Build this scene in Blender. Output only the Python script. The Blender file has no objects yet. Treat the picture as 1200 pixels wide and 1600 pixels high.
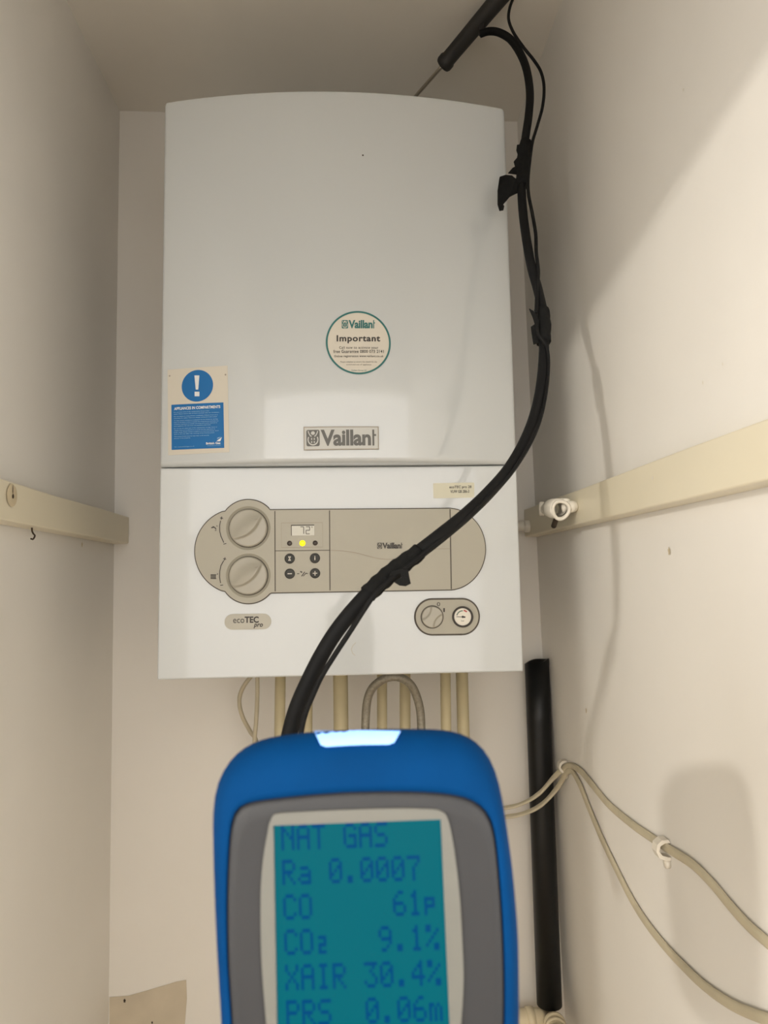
import bpy, bmesh, math
import numpy as np
from mathutils import Vector, Matrix

S = bpy.context.scene
COL = S.collection
PI = math.pi
ZB = 1.55                                    # height of the boiler's underside above the floor

# ------------------------------------------------------------------ camera
FPX = 1122.26
CAM = np.array([0.0071, -0.8804, 0.1135 + ZB])
YAW, PITCH, ROLL = -0.0521, 0.0947, 0.0161
def _rot(y, p, r):
    cz, sz = math.cos(y), math.sin(y); cx, sx = math.cos(p), math.sin(p); cr, sr = math.cos(r), math.sin(r)
    return (np.array([[cz, -sz, 0], [sz, cz, 0], [0, 0, 1]]) @ np.array([[1, 0, 0], [0, cx, -sx], [0, sx, cx]])
            @ np.array([[cr, 0, sr], [0, 1, 0], [-sr, 0, cr]]))
ROT = _rot(YAW, PITCH, ROLL)                 # columns: right, forward, up
cd = bpy.data.cameras.new('camera'); cam = bpy.data.objects.new('camera', cd); COL.objects.link(cam)
r_, f_, u_ = ROT[:, 0], ROT[:, 1], ROT[:, 2]
cam.matrix_world = Matrix(((r_[0], u_[0], -f_[0], CAM[0]), (r_[1], u_[1], -f_[1], CAM[1]), (r_[2], u_[2], -f_[2], CAM[2]), (0, 0, 0, 1)))
cd.sensor_fit = 'VERTICAL'; cd.sensor_height = 36.0; cd.lens = FPX / 1600 * 36
cd.clip_start = 0.01
cd.dof.use_dof = True; cd.dof.focus_distance = 0.86; cd.dof.aperture_fstop = 16
S.camera = cam

# ------------------------------------------------------------------ world, lights, exposure
w = bpy.data.worlds.new('world'); S.world = w; w.use_nodes = True
w.node_tree.nodes['Background'].inputs[0].default_value = (1.0, 0.93, 0.82, 1)
w.node_tree.nodes['Background'].inputs[1].default_value = 0.12
S.view_settings.view_transform = 'Standard'; S.view_settings.look = 'None'
S.view_settings.gamma = 1; S.view_settings.use_curve_mapping = False
S.view_settings.exposure = 0.13
def lamp(name, loc, size, power, col, target=None, shape='DISK', size_y=None):
    l = bpy.data.lights.new(name, 'AREA'); l.shape = shape; l.size = size
    if size_y: l.size_y = size_y
    l.energy = power; l.color = col
    o = bpy.data.objects.new(name, l); COL.objects.link(o); o.location = loc
    d = Vector(target or (loc[0], loc[1], 0)) - Vector(loc)
    o.rotation_euler = d.to_track_quat('-Z', 'Y').to_euler(); return o
lamp('landing_lamp', (-2.10, -3.4, ZB + .88), 0.11, 50, (1.0, 0.96, 0.89), (0.0, -0.2, ZB + .2))
lamp('front_fill_panel', (0.0, -1.75, ZB + .28), 1.36, 9.5, (0.985, 0.985, 1.0), (0.0, 0, ZB + .28), 'RECTANGLE', 1.1)  # added soft panel: fills the cupboard and mirrors as the boiler's bright patch
lamp('side_fill_right', (1.25, -1.65, ZB + .0), 0.8, 25, (0.985, 0.985, 1.0), (-.38, -.2, ZB + .6), 'RECTANGLE', 0.9)  # unseen fill panel added to brighten the left wall
lamp('side_fill_left', (-1.25, -1.65, ZB + .0), 0.8, 17, (0.985, 0.985, 1.0), (.33, -.2, ZB + .6), 'RECTANGLE', 0.9)  # its counterpart, an added fill aimed at the right wall

# ------------------------------------------------------------------ picture point -> point on a known surface
def ray(px, py): return ROT @ np.array([(px - 600) / FPX, 1, (800 - py) / FPX])
def onY(px, py, y):
    d = ray(px, py); return CAM + d * (y - CAM[1]) / d[1]
def onX(px, py, x):
    d = ray(px, py); return CAM + d * (x - CAM[0]) / d[0]
def atD(px, py, dist):                       # dist = distance in front of the lens along the room's depth
    return onY(px, py, CAM[1] + dist)
BOW, HW = 0.028, 0.22
def bow(x): return -BOW * max(0.0, 1 - (x / HW) ** 2) - 0.002
def front(px, py, bowed=False):              # (x, z) on the boiler's front
    y = 0.0
    for _ in range(12 if bowed else 1):
        p = onY(px, py, y)
        if bowed: y = bow(p[0])
    return (p[0], p[2])

# ------------------------------------------------------------------ materials
def lin(c):
    return tuple((v / 255 / 12.92) if v / 255 <= .04045 else ((v / 255 + .055) / 1.055) ** 2.4 for v in c)
def mat(name, rgb, rough=.5, metal=0, coat=0, noise=None, bump=None, emit=None, es=1, trans=0, vary=.06, spec=.5):
    m = bpy.data.materials.new(name); m.use_nodes = True; nt = m.node_tree; b = nt.nodes['Principled BSDF']
    c = lin(rgb); b.inputs['Base Color'].default_value = (*c, 1)
    b.inputs['Roughness'].default_value = rough; b.inputs['Metallic'].default_value = metal
    b.inputs['Coat Weight'].default_value = coat; b.inputs['Coat Roughness'].default_value = .06
    b.inputs['Transmission Weight'].default_value = trans
    b.inputs['Specular IOR Level'].default_value = spec
    if noise or bump:
        tc = nt.nodes.new('ShaderNodeTexCoord')
    if noise:
        n = nt.nodes.new('ShaderNodeTexNoise'); n.inputs['Scale'].default_value = noise; n.inputs['Detail'].default_value = 5
        nt.links.new(tc.outputs['Object'], n.inputs['Vector'])
        r = nt.nodes.new('ShaderNodeValToRGB'); r.color_ramp.elements[0].position = .3; r.color_ramp.elements[1].position = .7
        r.color_ramp.elements[0].color = (*[v * (1 - vary) for v in c], 1); r.color_ramp.elements[1].color = (*[min(1, v * (1 + vary)) for v in c], 1)
        nt.links.new(n.outputs['Fac'], r.inputs['Fac']); nt.links.new(r.outputs['Color'], b.inputs['Base Color'])
    if bump:
        n2 = nt.nodes.new('ShaderNodeTexNoise'); n2.inputs['Scale'].default_value = bump[0]; n2.inputs['Detail'].default_value = 4
        nt.links.new(tc.outputs['Object'], n2.inputs['Vector'])
        bp = nt.nodes.new('ShaderNodeBump'); bp.inputs['Strength'].default_value = bump[1]; bp.inputs['Distance'].default_value = bump[2]
        nt.links.new(n2.outputs['Fac'], bp.inputs['Height']); nt.links.new(bp.outputs['Normal'], b.inputs['Normal'])
    if emit:
        b.inputs['Emission Color'].default_value = (*lin(emit), 1); b.inputs['Emission Strength'].default_value = es
    return m
M = {}
M['wall'] = mat('wall_paint', (237, 232, 223), .55, noise=3, bump=(14, .25, .004), vary=.03)
M['ceil'] = mat('ceiling_paint', (234, 228, 216), .8, noise=3, vary=.03)
M['hall'] = mat('hall_paint', (234, 230, 222), .8, noise=2, vary=.02)
M['floor'] = mat('floor_carpet', (150, 124, 90), .95, noise=60, bump=(300, .5, .004), vary=.15)
M['plaster'] = mat('bare_plaster', (206, 193, 170), .9, noise=18, vary=.08)
M['batten'] = mat('batten_gloss', (232, 222, 196), .32, noise=6, bump=(10, .2, .003), vary=.03)
M['frame'] = mat('door_frame_gloss', (228, 224, 212), .35, noise=4, vary=.02)
M['boiler'] = mat('boiler_enamel', (199, 202, 201), .30, coat=1, noise=2.5, vary=.008)
M['case'] = mat('boiler_case_enamel', (205, 205, 202), .4, noise=2, vary=.01)
M['fascia'] = mat('fascia_plastic', (172, 167, 151), .42, noise=9, vary=.02)
M['knob'] = mat('knob_plastic', (174, 169, 155), .36, noise=9, vary=.02)
M['seam'] = mat('seam_shadow_plastic', (84, 78, 70), .7, noise=20, vary=.05)
M['ink'] = mat('dark_ink', (62, 58, 54), .6, noise=30, vary=.05)
M['faint'] = mat('faint_groove', (160, 150, 134), .6, noise=30, vary=.03)
M['btn'] = mat('button_rubber', (50, 50, 46), .5, noise=30, vary=.05)
M['btnsym'] = mat('button_print', (214, 208, 194), .5, noise=30, vary=.02)
M['lcd'] = mat('small_lcd', (206, 203, 188), .2, noise=30, vary=.05)
M['lcdseg'] = mat('lcd_segment', (100, 96, 84), .4, noise=30, vary=.03)
M['led'] = mat('led_yellow', (250, 240, 20), .3, noise=30, vary=.01, emit=(255, 238, 10), es=1.1)
M['leddark'] = mat('led_dark', (58, 48, 42), .3, noise=30, vary=.05)
M['badge'] = mat('badge_silver', (176, 174, 166), .35, metal=.25, noise=25, vary=.03)
M['badgeink'] = mat('badge_letter', (92, 90, 84), .4, noise=30, vary=.04)
M['ecobadge'] = mat('eco_badge', (186, 182, 168), .45, noise=20, vary=.02)
M['paper'] = mat('sticker_paper', (212, 205, 190), .55, noise=10, vary=.02)
M['paper2'] = mat('data_label_paper', (214, 210, 188), .5, noise=10, vary=.02)
M['teal'] = mat('sticker_teal', (40, 108, 104), .5, noise=20, vary=.03)
M['blue'] = mat('sticker_blue', (0, 104, 170), .45, noise=20, vary=.03)
M['white'] = mat('white_print', (226, 228, 226), .5, noise=20, vary=.02)
M['lightblue'] = mat('pale_print', (168, 204, 226), .5, noise=20, vary=.02)
M['red'] = mat('gauge_red', (190, 84, 78), .5, noise=20, vary=.03)
M['green'] = mat('gauge_green', (110, 128, 112), .5, noise=20, vary=.03)
M['gauge'] = mat('gauge_face', (232, 226, 212), .4, noise=20, vary=.02)
M['hose'] = mat('hose_rubber', (22, 22, 22), .65, spec=.12, noise=40, bump=(120, .15, .001), vary=.1)
M['strap'] = mat('strap_fabric', (27, 27, 26), .9, spec=.1, noise=90, bump=(500, .5, .001), vary=.15)
M['handle'] = mat('probe_handle', (38, 36, 34), .55, noise=60, bump=(200, .2, .001), vary=.08)
M['steel'] = mat('probe_steel', (175, 168, 155), .3, metal=.9, noise=30, vary=.05)
M['pipe'] = mat('painted_pipe', (208, 194, 156), .45, noise=14, bump=(25, .3, .002), vary=.07)
M['cable'] = mat('cable_sheath', (196, 185, 158), .5, noise=30, vary=.07)
M['braid'] = mat('braided_hose', (150, 144, 130), .35, metal=.5, noise=300, bump=(900, .8, .001), vary=.2)
M['black'] = mat('black_pipe', (17, 18, 19), .4, spec=.35, noise=20, bump=(60, .1, .001), vary=.1)
M['upvc'] = mat('waste_plastic', (222, 208, 176), .4, noise=14, vary=.05)
M['clip'] = mat('clip_plastic', (228, 220, 204), .35, noise=40, vary=.04)
M['ring'] = mat('ring_plastic', (226, 219, 204), .4, noise=30, bump=(60, .4, .002), vary=.05)
M['hole'] = mat('dark_hole', (62, 50, 38), .9, noise=60, vary=.2)
M['filler'] = mat('filler_mark', (206, 190, 158), .7, noise=60, vary=.06)
M['boot'] = mat('boot_rubber', (0, 52, 98), .75, spec=.06, noise=35, bump=(200, .1, .0008), vary=.10)
M['face'] = mat('analyser_grey', (46, 46, 47), .55, spec=.35, noise=30, vary=.05)
M['bezel'] = mat('bezel_offwhite', (102, 101, 94), .45, noise=30, vary=.02)
M['screen'] = mat('backlit_screen', (0, 18, 22), .3, noise=14, vary=.08, emit=(8, 104, 116), es=.92, spec=.05)
M['pixel'] = mat('screen_pixels', (0, 10, 26), .3, noise=30, vary=.04, emit=(0, 72, 128), es=.85, spec=.05)
M['glow'] = mat('status_light', (150, 195, 255), .3, noise=60, vary=.02, emit=(128, 180, 255), es=1.15)

# ------------------------------------------------------------------ mesh helpers
def tag(o, label=None, cat=None, group=None, kind=None):
    if label: o['label'] = label
    if cat: o['category'] = cat
    if group: o['group'] = group
    if kind: o['kind'] = kind
    return o
def empty(name, loc, label, cat, group=None):
    o = bpy.data.objects.new(name, None); COL.objects.link(o); o.location = loc
    o.empty_display_size = .05; bpy.context.view_layer.update()
    return tag(o, label, cat, group)
class MB:
    """collects shapes (each with a material) and links them as one mesh"""
    def __init__(s): s.v = []; s.f = []; s.m = []; s.sm = []; s.mats = []
    def mi(s, m):
        if m not in s.mats: s.mats.append(m)
        return s.mats.index(m)
    def add(s, verts, faces, m, smooth=True):
        o = len(s.v); s.v += [tuple(map(float, v)) for v in verts]
        for f in faces: s.f.append([i + o for i in f]); s.m.append(s.mi(m)); s.sm.append(smooth)
    def build(s, name, parent=None, inv=None, bevel=0, solid=0):
        me = bpy.data.meshes.new(name); me.from_pydata(s.v, [], s.f)
        for m in s.mats: me.materials.append(m)
        for i, p in enumerate(me.polygons): p.material_index = s.m[i]; p.use_smooth = s.sm[i]
        me.update()
        o = bpy.data.objects.new(name, me); COL.objects.link(o)
        if parent is not None:
            o.parent = parent
            if not inv:                          # vertices were given in world space
                o.matrix_parent_inverse = parent.matrix_world.inverted()
        if bevel:
            b = o.modifiers.new('bevel', 'BEVEL'); b.width = bevel; b.segments = 3; b.limit_method = 'ANGLE'; b.angle_limit = .6
        return o
def fixn(o):
    bm = bmesh.new(); bm.from_mesh(o.data); bmesh.ops.recalc_face_normals(bm, faces=bm.faces); bm.to_mesh(o.data); bm.free(); return o
def box(mb, a, b, m):
    (x0, y0, z0), (x1, y1, z1) = a, b
    v = [(x0, y0, z0), (x1, y0, z0), (x1, y1, z0), (x0, y1, z0), (x0, y0, z1), (x1, y0, z1), (x1, y1, z1), (x0, y1, z1)]
    mb.add(v, [(0, 3, 2, 1), (4, 5, 6, 7), (0, 1, 5, 4), (1, 2, 6, 5), (2, 3, 7, 6), (3, 0, 4, 7)], m, False)
def hexa(mb, v, m):                            # eight corners ordered like box
    mb.add(v, [(0, 3, 2, 1), (4, 5, 6, 7), (0, 1, 5, 4), (1, 2, 6, 5), (2, 3, 7, 6), (3, 0, 4, 7)], m, False)
def catmull(P, n=10):
    P = [np.array(p, float) for p in P]; Q = [2 * P[0] - P[1]] + P + [2 * P[-1] - P[-2]]; out = []
    for i in range(1, len(Q) - 2):
        p0, p1, p2, p3 = Q[i - 1:i + 3]
        for k in range(n):
            t = k / n
            out.append(.5 * (2 * p1 + (p2 - p0) * t + (2 * p0 - 5 * p1 + 4 * p2 - p3) * t * t + (3 * p1 - p0 - 3 * p2 + p3) * t ** 3))
    out.append(P[-1]); return out
def tube(mb, pts, r, m, seg=20, smooth_n=10, flat=None, cap=True, ripple=None):
    """sweep; flat=(normal, ratio) makes an oval section whose thin side faces normal"""
    P = catmull(pts, smooth_n) if smooth_n else [np.array(p, float) for p in pts]
    n = len(P); R = [r] * n if not hasattr(r, '__len__') else list(np.interp(np.linspace(0, 1, n), np.linspace(0, 1, len(r)), r))
    T = [P[min(i + 1, n - 1)] - P[max(i - 1, 0)] for i in range(n)]; T = [t / (np.linalg.norm(t) + 1e-12) for t in T]
    a = np.array([0, 0, 1.]) if abs(T[0][2]) < .9 else np.array([1., 0, 0])
    N = a - T[0] * (a @ T[0]); N /= np.linalg.norm(N)
    V = []; F = []
    for i in range(n):
        if flat is not None: N = np.array(flat[0], float)
        N = N - T[i] * (N @ T[i]); N /= np.linalg.norm(N); B = np.cross(T[i], N)
        for k in range(seg):
            an = 2 * PI * k / seg; rn, rb = R[i], R[i]
            if flat is not None:
                rn = R[i] * flat[1] * (1 - .18 * abs(math.cos(an)) ** 8)
            if ripple: rn *= ripple(i, k); rb *= ripple(i, k)
            V.append(P[i] + N * math.cos(an) * rn + B * math.sin(an) * rb)
    for i in range(n - 1):
        for k in range(seg):
            F.append((i * seg + k, i * seg + (k + 1) % seg, (i + 1) * seg + (k + 1) % seg, (i + 1) * seg + k))
    if cap: F.append(tuple(range(seg))[::-1]); F.append(tuple((n - 1) * seg + k for k in range(seg)))
    mb.add(V, F, m)
    return P
def lathe(mb, c, axis, prof, m, seg=48, smooth=True, capend=True):
    """prof = [(radius, height along axis)]"""
    ax = np.array(axis, float); ax /= np.linalg.norm(ax); a = np.array([0, 0, 1.]) if abs(ax[2]) < .9 else np.array([1., 0, 0])
    U = a - ax * (a @ ax); U /= np.linalg.norm(U); W = np.cross(ax, U); V = []; F = []
    for (r, h) in prof:
        for k in range(seg):
            an = 2 * PI * k / seg; V.append(np.array(c) + ax * h + (U * math.cos(an) + W * math.sin(an)) * r)
    for i in range(len(prof) - 1):
        for k in range(seg): F.append((i * seg + k, i * seg + (k + 1) % seg, (i + 1) * seg + (k + 1) % seg, (i + 1) * seg + k))
    if capend: F.append(tuple(range(seg))[::-1]); F.append(tuple((len(prof) - 1) * seg + k for k in range(seg)))
    mb.add(V, F, m, smooth)
def fill(loops):
    """flat filled 2D shape (holes allowed) -> verts2d, tris"""
    bm = bmesh.new(); E = []
    for L in loops:
        vs = [bm.verts.new((p[0], p[1], 0)) for p in L]
        for i in range(len(vs)): E.append(bm.edges.new((vs[i], vs[(i + 1) % len(vs)])))
    bmesh.ops.triangle_fill(bm, edges=E, use_beauty=True, use_dissolve=False, normal=(0, 0, 1))
    bm.verts.index_update(); V = [(v.co.x, v.co.y) for v in bm.verts]; F = [tuple(v.index for v in f.verts) for f in bm.faces]; bm.free()
    return V, F
def orient(P, F, n):
    out = []
    for f in F:
        a, b, c = (np.array(P[i]) for i in f[:3])
        out.append(f if np.cross(b - a, c - a) @ np.array(n) > 0 else f[::-1])
    return out
_tc = {}
def text2d(s, bold=0.0, space=1.0, shear=0.0):
    """text outline in a unit box (u 0..1, v 0..1), capital height"""
    k = (s, bold, space, shear)
    if k in _tc: return _tc[k]
    c = bpy.data.curves.new('t', 'FONT'); c.body = s; c.resolution_u = 3; c.offset = bold; c.space_character = space; c.shear = shear
    o = bpy.data.objects.new('t', c); COL.objects.link(o); dg = bpy.context.evaluated_depsgraph_get()
    me = bpy.data.meshes.new_from_object(o.evaluated_get(dg)); V = np.array([v.co[:2] for v in me.vertices]); F = [tuple(p.vertices) for p in me.polygons]
    bpy.data.objects.remove(o); bpy.data.curves.remove(c); bpy.data.meshes.remove(me)
    lo, hi = V.min(0), V.max(0); V = (V - lo) / (hi - lo); _tc[k] = (V, F); return _tc[k]
def surf_map(q, off, bowed):
    """q(u,v)->(x,z) on the boiler's front, lifted by off"""
    def g(u, v):
        x, z = q(u, v); return (x, (bow(x) if bowed else 0) - off, z)
    return g
def quad(c4):                                   # corners TL TR BR BL as (x,z)
    tl, tr, br, bl = [np.array(c) for c in c4]
    return lambda u, v: (1 - v) * ((1 - u) * bl + u * br) + v * ((1 - u) * tl + u * tr)
def pxquad(c4, bowed): return quad([front(*c, bowed) for c in c4])
def sub(q, u0, v0, u1, v1): return lambda u, v: q(u0 + (u1 - u0) * u, v0 + (v1 - v0) * v)
def put2d(mb, V, F, g, m):
    P = [g(u, v) for u, v in V]; mb.add(P, orient(P, F, (0, -1, 0)), m, False)
def put_text(mb, s, q, off, bowed, m, **k):
    V, F = text2d(s, **k); put2d(mb, V, F, surf_map(q, off, bowed), m)
def sheet(mb, q, off, bowed, m, n=14):
    V = [(i / n, j / n) for j in range(n + 1) for i in range(n + 1)]
    F = [(j * (n + 1) + i, j * (n + 1) + i + 1, (j + 1) * (n + 1) + i + 1, (j + 1) * (n + 1) + i) for j in range(n) for i in range(n)]
    put2d(mb, V, F, surf_map(q, off, bowed), m)
def disc(mb, cx, cz, r0, r1, off, bowed, m, seg=64, rings=6, a0=0, a1=2 * PI):
    """ring or disc lying on the front; r in metres"""
    V = []; F = []
    for i in range(rings + 1):
        r = r0 + (r1 - r0) * i / rings
        for k in range(seg + 1):
            a = a0 + (a1 - a0) * k / seg; V.append((cx + r * math.cos(a), cz + r * math.sin(a)))
    for i in range(rings):
        for k in range(seg): F.append((i * (seg + 1) + k, i * (seg + 1) + k + 1, (i + 1) * (seg + 1) + k + 1, (i + 1) * (seg + 1) + k))
    put2d(mb, V, F, lambda u, v: (u, (bow(u) if bowed else 0) - off, v), m)
def slab(mb, loops, y0, y1, m, mside=None):
    """flat 2D shape in x,z: front face at y1 (nearer), sides back to y0"""
    V, F = fill(loops); P = [(x, y1, z) for x, z in V]; mb.add(P, orient(P, F, (0, -1, 0)), m, False)
    for L in loops:
        n = len(L); P = [(x, y1, z) for x, z in L] + [(x, y0, z) for x, z in L]
        mb.add(P, [(i, (i + 1) % n, n + (i + 1) % n, n + i) for i in range(n)], mside or m, False)
def pxarc(cx, cy, rx, ry, a0, a1, n=24):
    return [(cx + rx * math.cos(math.radians(a0 + (a1 - a0) * i / n)), cy + ry * math.sin(math.radians(a0 + (a1 - a0) * i / n))) for i in range(n + 1)]
def ribbon(mb, pts, wd, y, m, closed=False, th=0.0006):
    """line of width wd drawn in the plane y (x,z points), as a thin raised strip"""
    P = [np.array(p, float) for p in pts]; n = len(P); V = []
    for i in range(n):
        a = P[(i - 1) % n] if (closed or i > 0) else P[i]; b = P[(i + 1) % n] if (closed or i < n - 1) else P[i]
        t = (b - a) / (np.linalg.norm(b - a) + 1e-9); nn = np.array([-t[1], t[0]]) * wd / 2
        V += [(P[i][0] + nn[0], P[i][1] + nn[1]), (P[i][0] - nn[0], P[i][1] - nn[1])]
    k = n if closed else n - 1
    F = [(2 * i, 2 * i + 1, (2 * i + 3) % (2 * n), (2 * i + 2) % (2 * n)) for i in range(k)]
    Q = [(x, y, z) for x, z in V]; mb.add(Q, orient(Q, F, (0, -1, 0)), m, False)
def rrect(x0, z0, x1, z1, r, n=6):
    out = []
    for cx, cz, a in ((x1 - r, z1 - r, 0), (x0 + r, z1 - r, 90), (x0 + r, z0 + r, 180), (x1 - r, z0 + r, 270)):
        for i in range(n + 1):
            t = math.radians(a + 90 * i / n); out.append((cx + r * math.cos(t), cz + r * math.sin(t)))
    return out

# ================================================================== SETTING
YB = 0.338
def xl(z): z -= ZB; return float(np.interp(z, [-1.3, -.53, .34, .95], [-.371, -.3754, -.3821, -.3858]))
def xr(z): z -= ZB; return float(np.interp(z, [-1.3, -.507, .024, .338, .94], [.366, .349, .3345, .331, .3244]))
def zc(x): return ZB + .947 + (x + .386) * (-.0075 / .71)
ZS = [0.0] + [ZB + v for v in (-.9, -.53, -.25, .024, .338, .65)] + [ZB + .96]
YF = -0.86                                      # inside of the cupboard's front wall
def struct(mb, name):
    return tag(fixn(mb.build(name)), kind='structure')
def wallstrip(fx, y0, y1, th, m, name):
    mb = MB(); n = len(ZS); V = []
    for z in ZS: V += [(fx(z), y0, z), (fx(z), y1, z), (fx(z) + th, y1, z), (fx(z) + th, y0, z)]
    F = []
    for i in range(n - 1):
        for k in range(4): F.append((4 * i + k, 4 * i + (k + 1) % 4, 4 * i + 4 + (k + 1) % 4, 4 * i + 4 + k))
    F += [(0, 1, 2, 3), tuple(4 * (n - 1) + k for k in (3, 2, 1, 0))]
    mb.add(V, F, m, False); return struct(mb, name)
wl = wallstrip(xl, YF, YB + .06, -.08, M['wall'], 'wall_left')
wr = wallstrip(xr, YF, YB + .06, .08, M['wall'], 'wall_right')
mb = MB(); box(mb, (-.60, YB, 0), (.60, YB + .08, ZB + 1.05), M['wall']); wb = struct(mb, 'wall_back')
mb = MB()
hexa(mb, [(-.47, YF, zc(-.47)), (.47, YF, zc(.47)), (.47, YB + .08, zc(.47)), (-.47, YB + .08, zc(-.47)),
          (-.47, YF, ZB + 1.05), (.47, YF, ZB + 1.05), (.47, YB + .08, ZB + 1.05), (-.47, YB + .08, ZB + 1.05)], M['ceil'])
struct(mb, 'ceiling')
mb = MB(); box(mb, (-2.4, -3.6, -.08), (1.6, YB + .08, 0), M['floor']); struct(mb, 'floor')
# front wall with the door opening the picture is taken through
OX0, OX1, OZ = -.38, .335, ZB + .57
mb = MB(); box(mb, (-2.4, YF - .04, 0), (OX0 - .03, YF, 2.62), M['hall']); box(mb, (OX1 + .03, YF - .04, 0), (1.6, YF, 2.62), M['hall'])
box(mb, (OX0 - .03, YF - .04, OZ + .03), (OX1 + .03, YF, 2.62), M['hall']); struct(mb, 'wall_front')
mb = MB(); box(mb, (OX0 - .03, YF - .045, 0), (OX0, YF, OZ + .03), M['frame']); box(mb, (OX1, YF - .045, 0), (OX1 + .03, YF, OZ + .03), M['frame'])
box(mb, (OX0, YF - .045, OZ), (OX1, YF, OZ + .03), M['frame'])
box(mb, (OX0 - .08, YF - .055, 0), (OX0 - .005, YF - .04, OZ + .08), M['frame']); box(mb, (OX1 + .005, YF - .055, 0), (OX1 + .08, YF - .04, OZ + .08), M['frame'])
box(mb, (OX0 - .08, YF - .055, OZ + .005), (OX1 + .08, YF - .04, OZ + .08), M['frame']); struct(mb, 'door_1')
# the hall outside the cupboard, behind the photographer, and the doorway to the landing beyond it
HC = 2.62
mb = MB(); box(mb, (-2.48, -3.6, 0), (-2.4, YF, HC), M['hall']); struct(mb, 'wall_hall_left')
mb = MB(); box(mb, (1.6, -3.6, 0), (1.68, YF, HC), M['hall']); struct(mb, 'wall_hall_right')
mb = MB(); box(mb, (-2.48, -3.68, 0), (1.68, -3.6, HC), M['hall']); struct(mb, 'wall_hall_back')
mb = MB(); box(mb, (-2.48, -3.68, HC), (1.68, YF, HC + .08), M['hall']); struct(mb, 'ceiling_hall')
# bare plaster at the foot of the painted area, and holes
def patch(pts, plane, parent, name, m=None, lift=.0006):
    mb = MB()
    if plane == 'y': P = [onY(*p, YB - lift) for p in pts]
    elif plane == 'l': P = [onX(*p, -.375 + lift) for p in pts]
    c = sum(P) / len(P)
    mb.add([c] + P, [(0, i + 1, (i + 1) % len(P) + 1) for i in range(len(P))], m or M['plaster'], False)
    return mb.build(name, parent)
tag(patch([(171, 1558), (200, 1556), (225, 1549), (252, 1541), (275, 1534), (291, 1531), (292, 1560), (289, 1600), (286, 1800), (171, 1800)], 'y', wb, 'bare_plaster_patch'), 'rough brown bare plaster below the painted wall')
def mark(px, py, parent, plane, r, m, name='screw_hole', el=1.6):
    mb = MB(); n = 14
    if plane == 'r':
        p = onX(px, py, .335)
        for _ in range(4): p = onX(px, py, xr(p[2]))
        nrm = np.array([-1., 0, 0]); U = np.array([0, 1., 0])
    elif plane == 'l':
        p = onX(px, py, -.38)
        for _ in range(4): p = onX(px, py, xl(p[2]))
        nrm = np.array([1., 0, 0]); U = np.array([0, 1., 0])
    elif plane == 'y': p = onY(px, py, YB); nrm = np.array([0, -1., 0]); U = np.array([1., 0, 0])
    else: p = onX(px, py, plane); nrm = np.array([1. if plane < 0 else -1., 0, 0]); U = np.array([0, 1., 0])
    p = p + nrm * .0012
    V = [p] + [p + (U * math.cos(2 * PI * k / n) * r + np.array([0, 0, 1.]) * math.sin(2 * PI * k / n) * r * el) * (1 + .25 * math.sin(k * 2.3)) for k in range(n)]
    mb.add(V, [(0, k + 1, (k + 1) % n + 1) for k in range(n)], m, False); return mb.build(name, parent)
mark(127, 851, wl, 'l', .0022, M['filler']); mark(1047, 861, wr, 'r', .0024, M['filler']); mark(917, 1110, wr, 'r', .0022, M['filler'])
mark(1047, 1352, wr, 'r', .0016, M['hole'], el=2); 
mark(195, 1563, wb, 'y', .0018, M['hole']); mark(238, 1597, wb, 'y', .0012, M['hole'])

mark(1100, 598, wr, 'r', .0011, M['clip'], 'paint_speck'); mark(1131, 569, wr, 'r', .0009, M['clip'], 'paint_speck'); mark(1069, 140, wr, 'r', .0010, M['clip'], 'paint_speck')

# ================================================================== SHELF BATTENS
def batten(xw, xi, y0, y1, name, label, zt, zb):
    mb = MB(); ys = np.linspace(y0, y1, 9); V = []
    for i, y in enumerate(ys):
        wob = .0008 * math.sin(i * 1.9)
        t = float(np.interp(y, [y0, y1], zt)); b = float(np.interp(y, [y0, y1], zb))
        V += [(xw, y, b), (xi + wob, y, b + .001), (xi + wob, y, t - .001 + wob), (xw, y, t)]
    F = []
    for i in range(len(ys) - 1):
        for k in range(4): F.append((4 * i + k, 4 * i + (k + 1) % 4, 4 * i + 4 + (k + 1) % 4, 4 * i + 4 + k))
    F += [(3, 2, 1, 0), tuple(4 * (len(ys) - 1) + k for k in range(4))]
    mb.add(V, F, M['batten'], False); o = fixn(mb.build(name, bevel=.0018)); tag(o, label, 'shelf batten'); return o
bl = batten(-.3805, -.357, YF + .01, YB - .0005, 'shelf_batten', 'cream wooden shelf batten fixed along the left wall, with a filled screw hole', (ZB + .2315, ZB + .226), (ZB + .187, ZB + .180))
br = batten(.333, .3116, YF + .01, YB - .0005, 'shelf_batten.001', 'cream glossy shelf batten along the right wall, behind the white ring fitting', (ZB + .2240, ZB + .2310), (ZB + .1785, ZB + .1830))
p = onX(17, 774, -.357)
mb = MB()
def plate(mb, c, ry, rz, m, th, nx):
    n = 24; V = [(c[0] + nx * th, c[1], c[2])] + [(c[0] + nx * th * .6, c[1] + ry * math.cos(2 * PI * k / n), c[2] + rz * math.sin(2 * PI * k / n)) for k in range(n)]
    mb.add(V, [(0, k + 1, (k + 1) % n + 1) for k in range(n)], m)
plate(mb, p, .012, .0125, M['filler'], .0022, 1); k1 = mb.build('filler_spot', bl)
mb = MB(); plate(mb, (p[0] + .0012, p[1], p[2] - .001), .0022, .0026, M['hole'], .002, 1)
plate(mb, (p[0] + .0012, p[1], p[2] + .004), .0009, .0075, M['hole'], .0012, 1); mb.build('screw_hole', bl)
mb = MB(); q = onX(1021, 747, .3116); plate(mb, q, .0016, .002, M['clip'], .0015, -1); mb.build('paint_speck', br)
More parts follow.
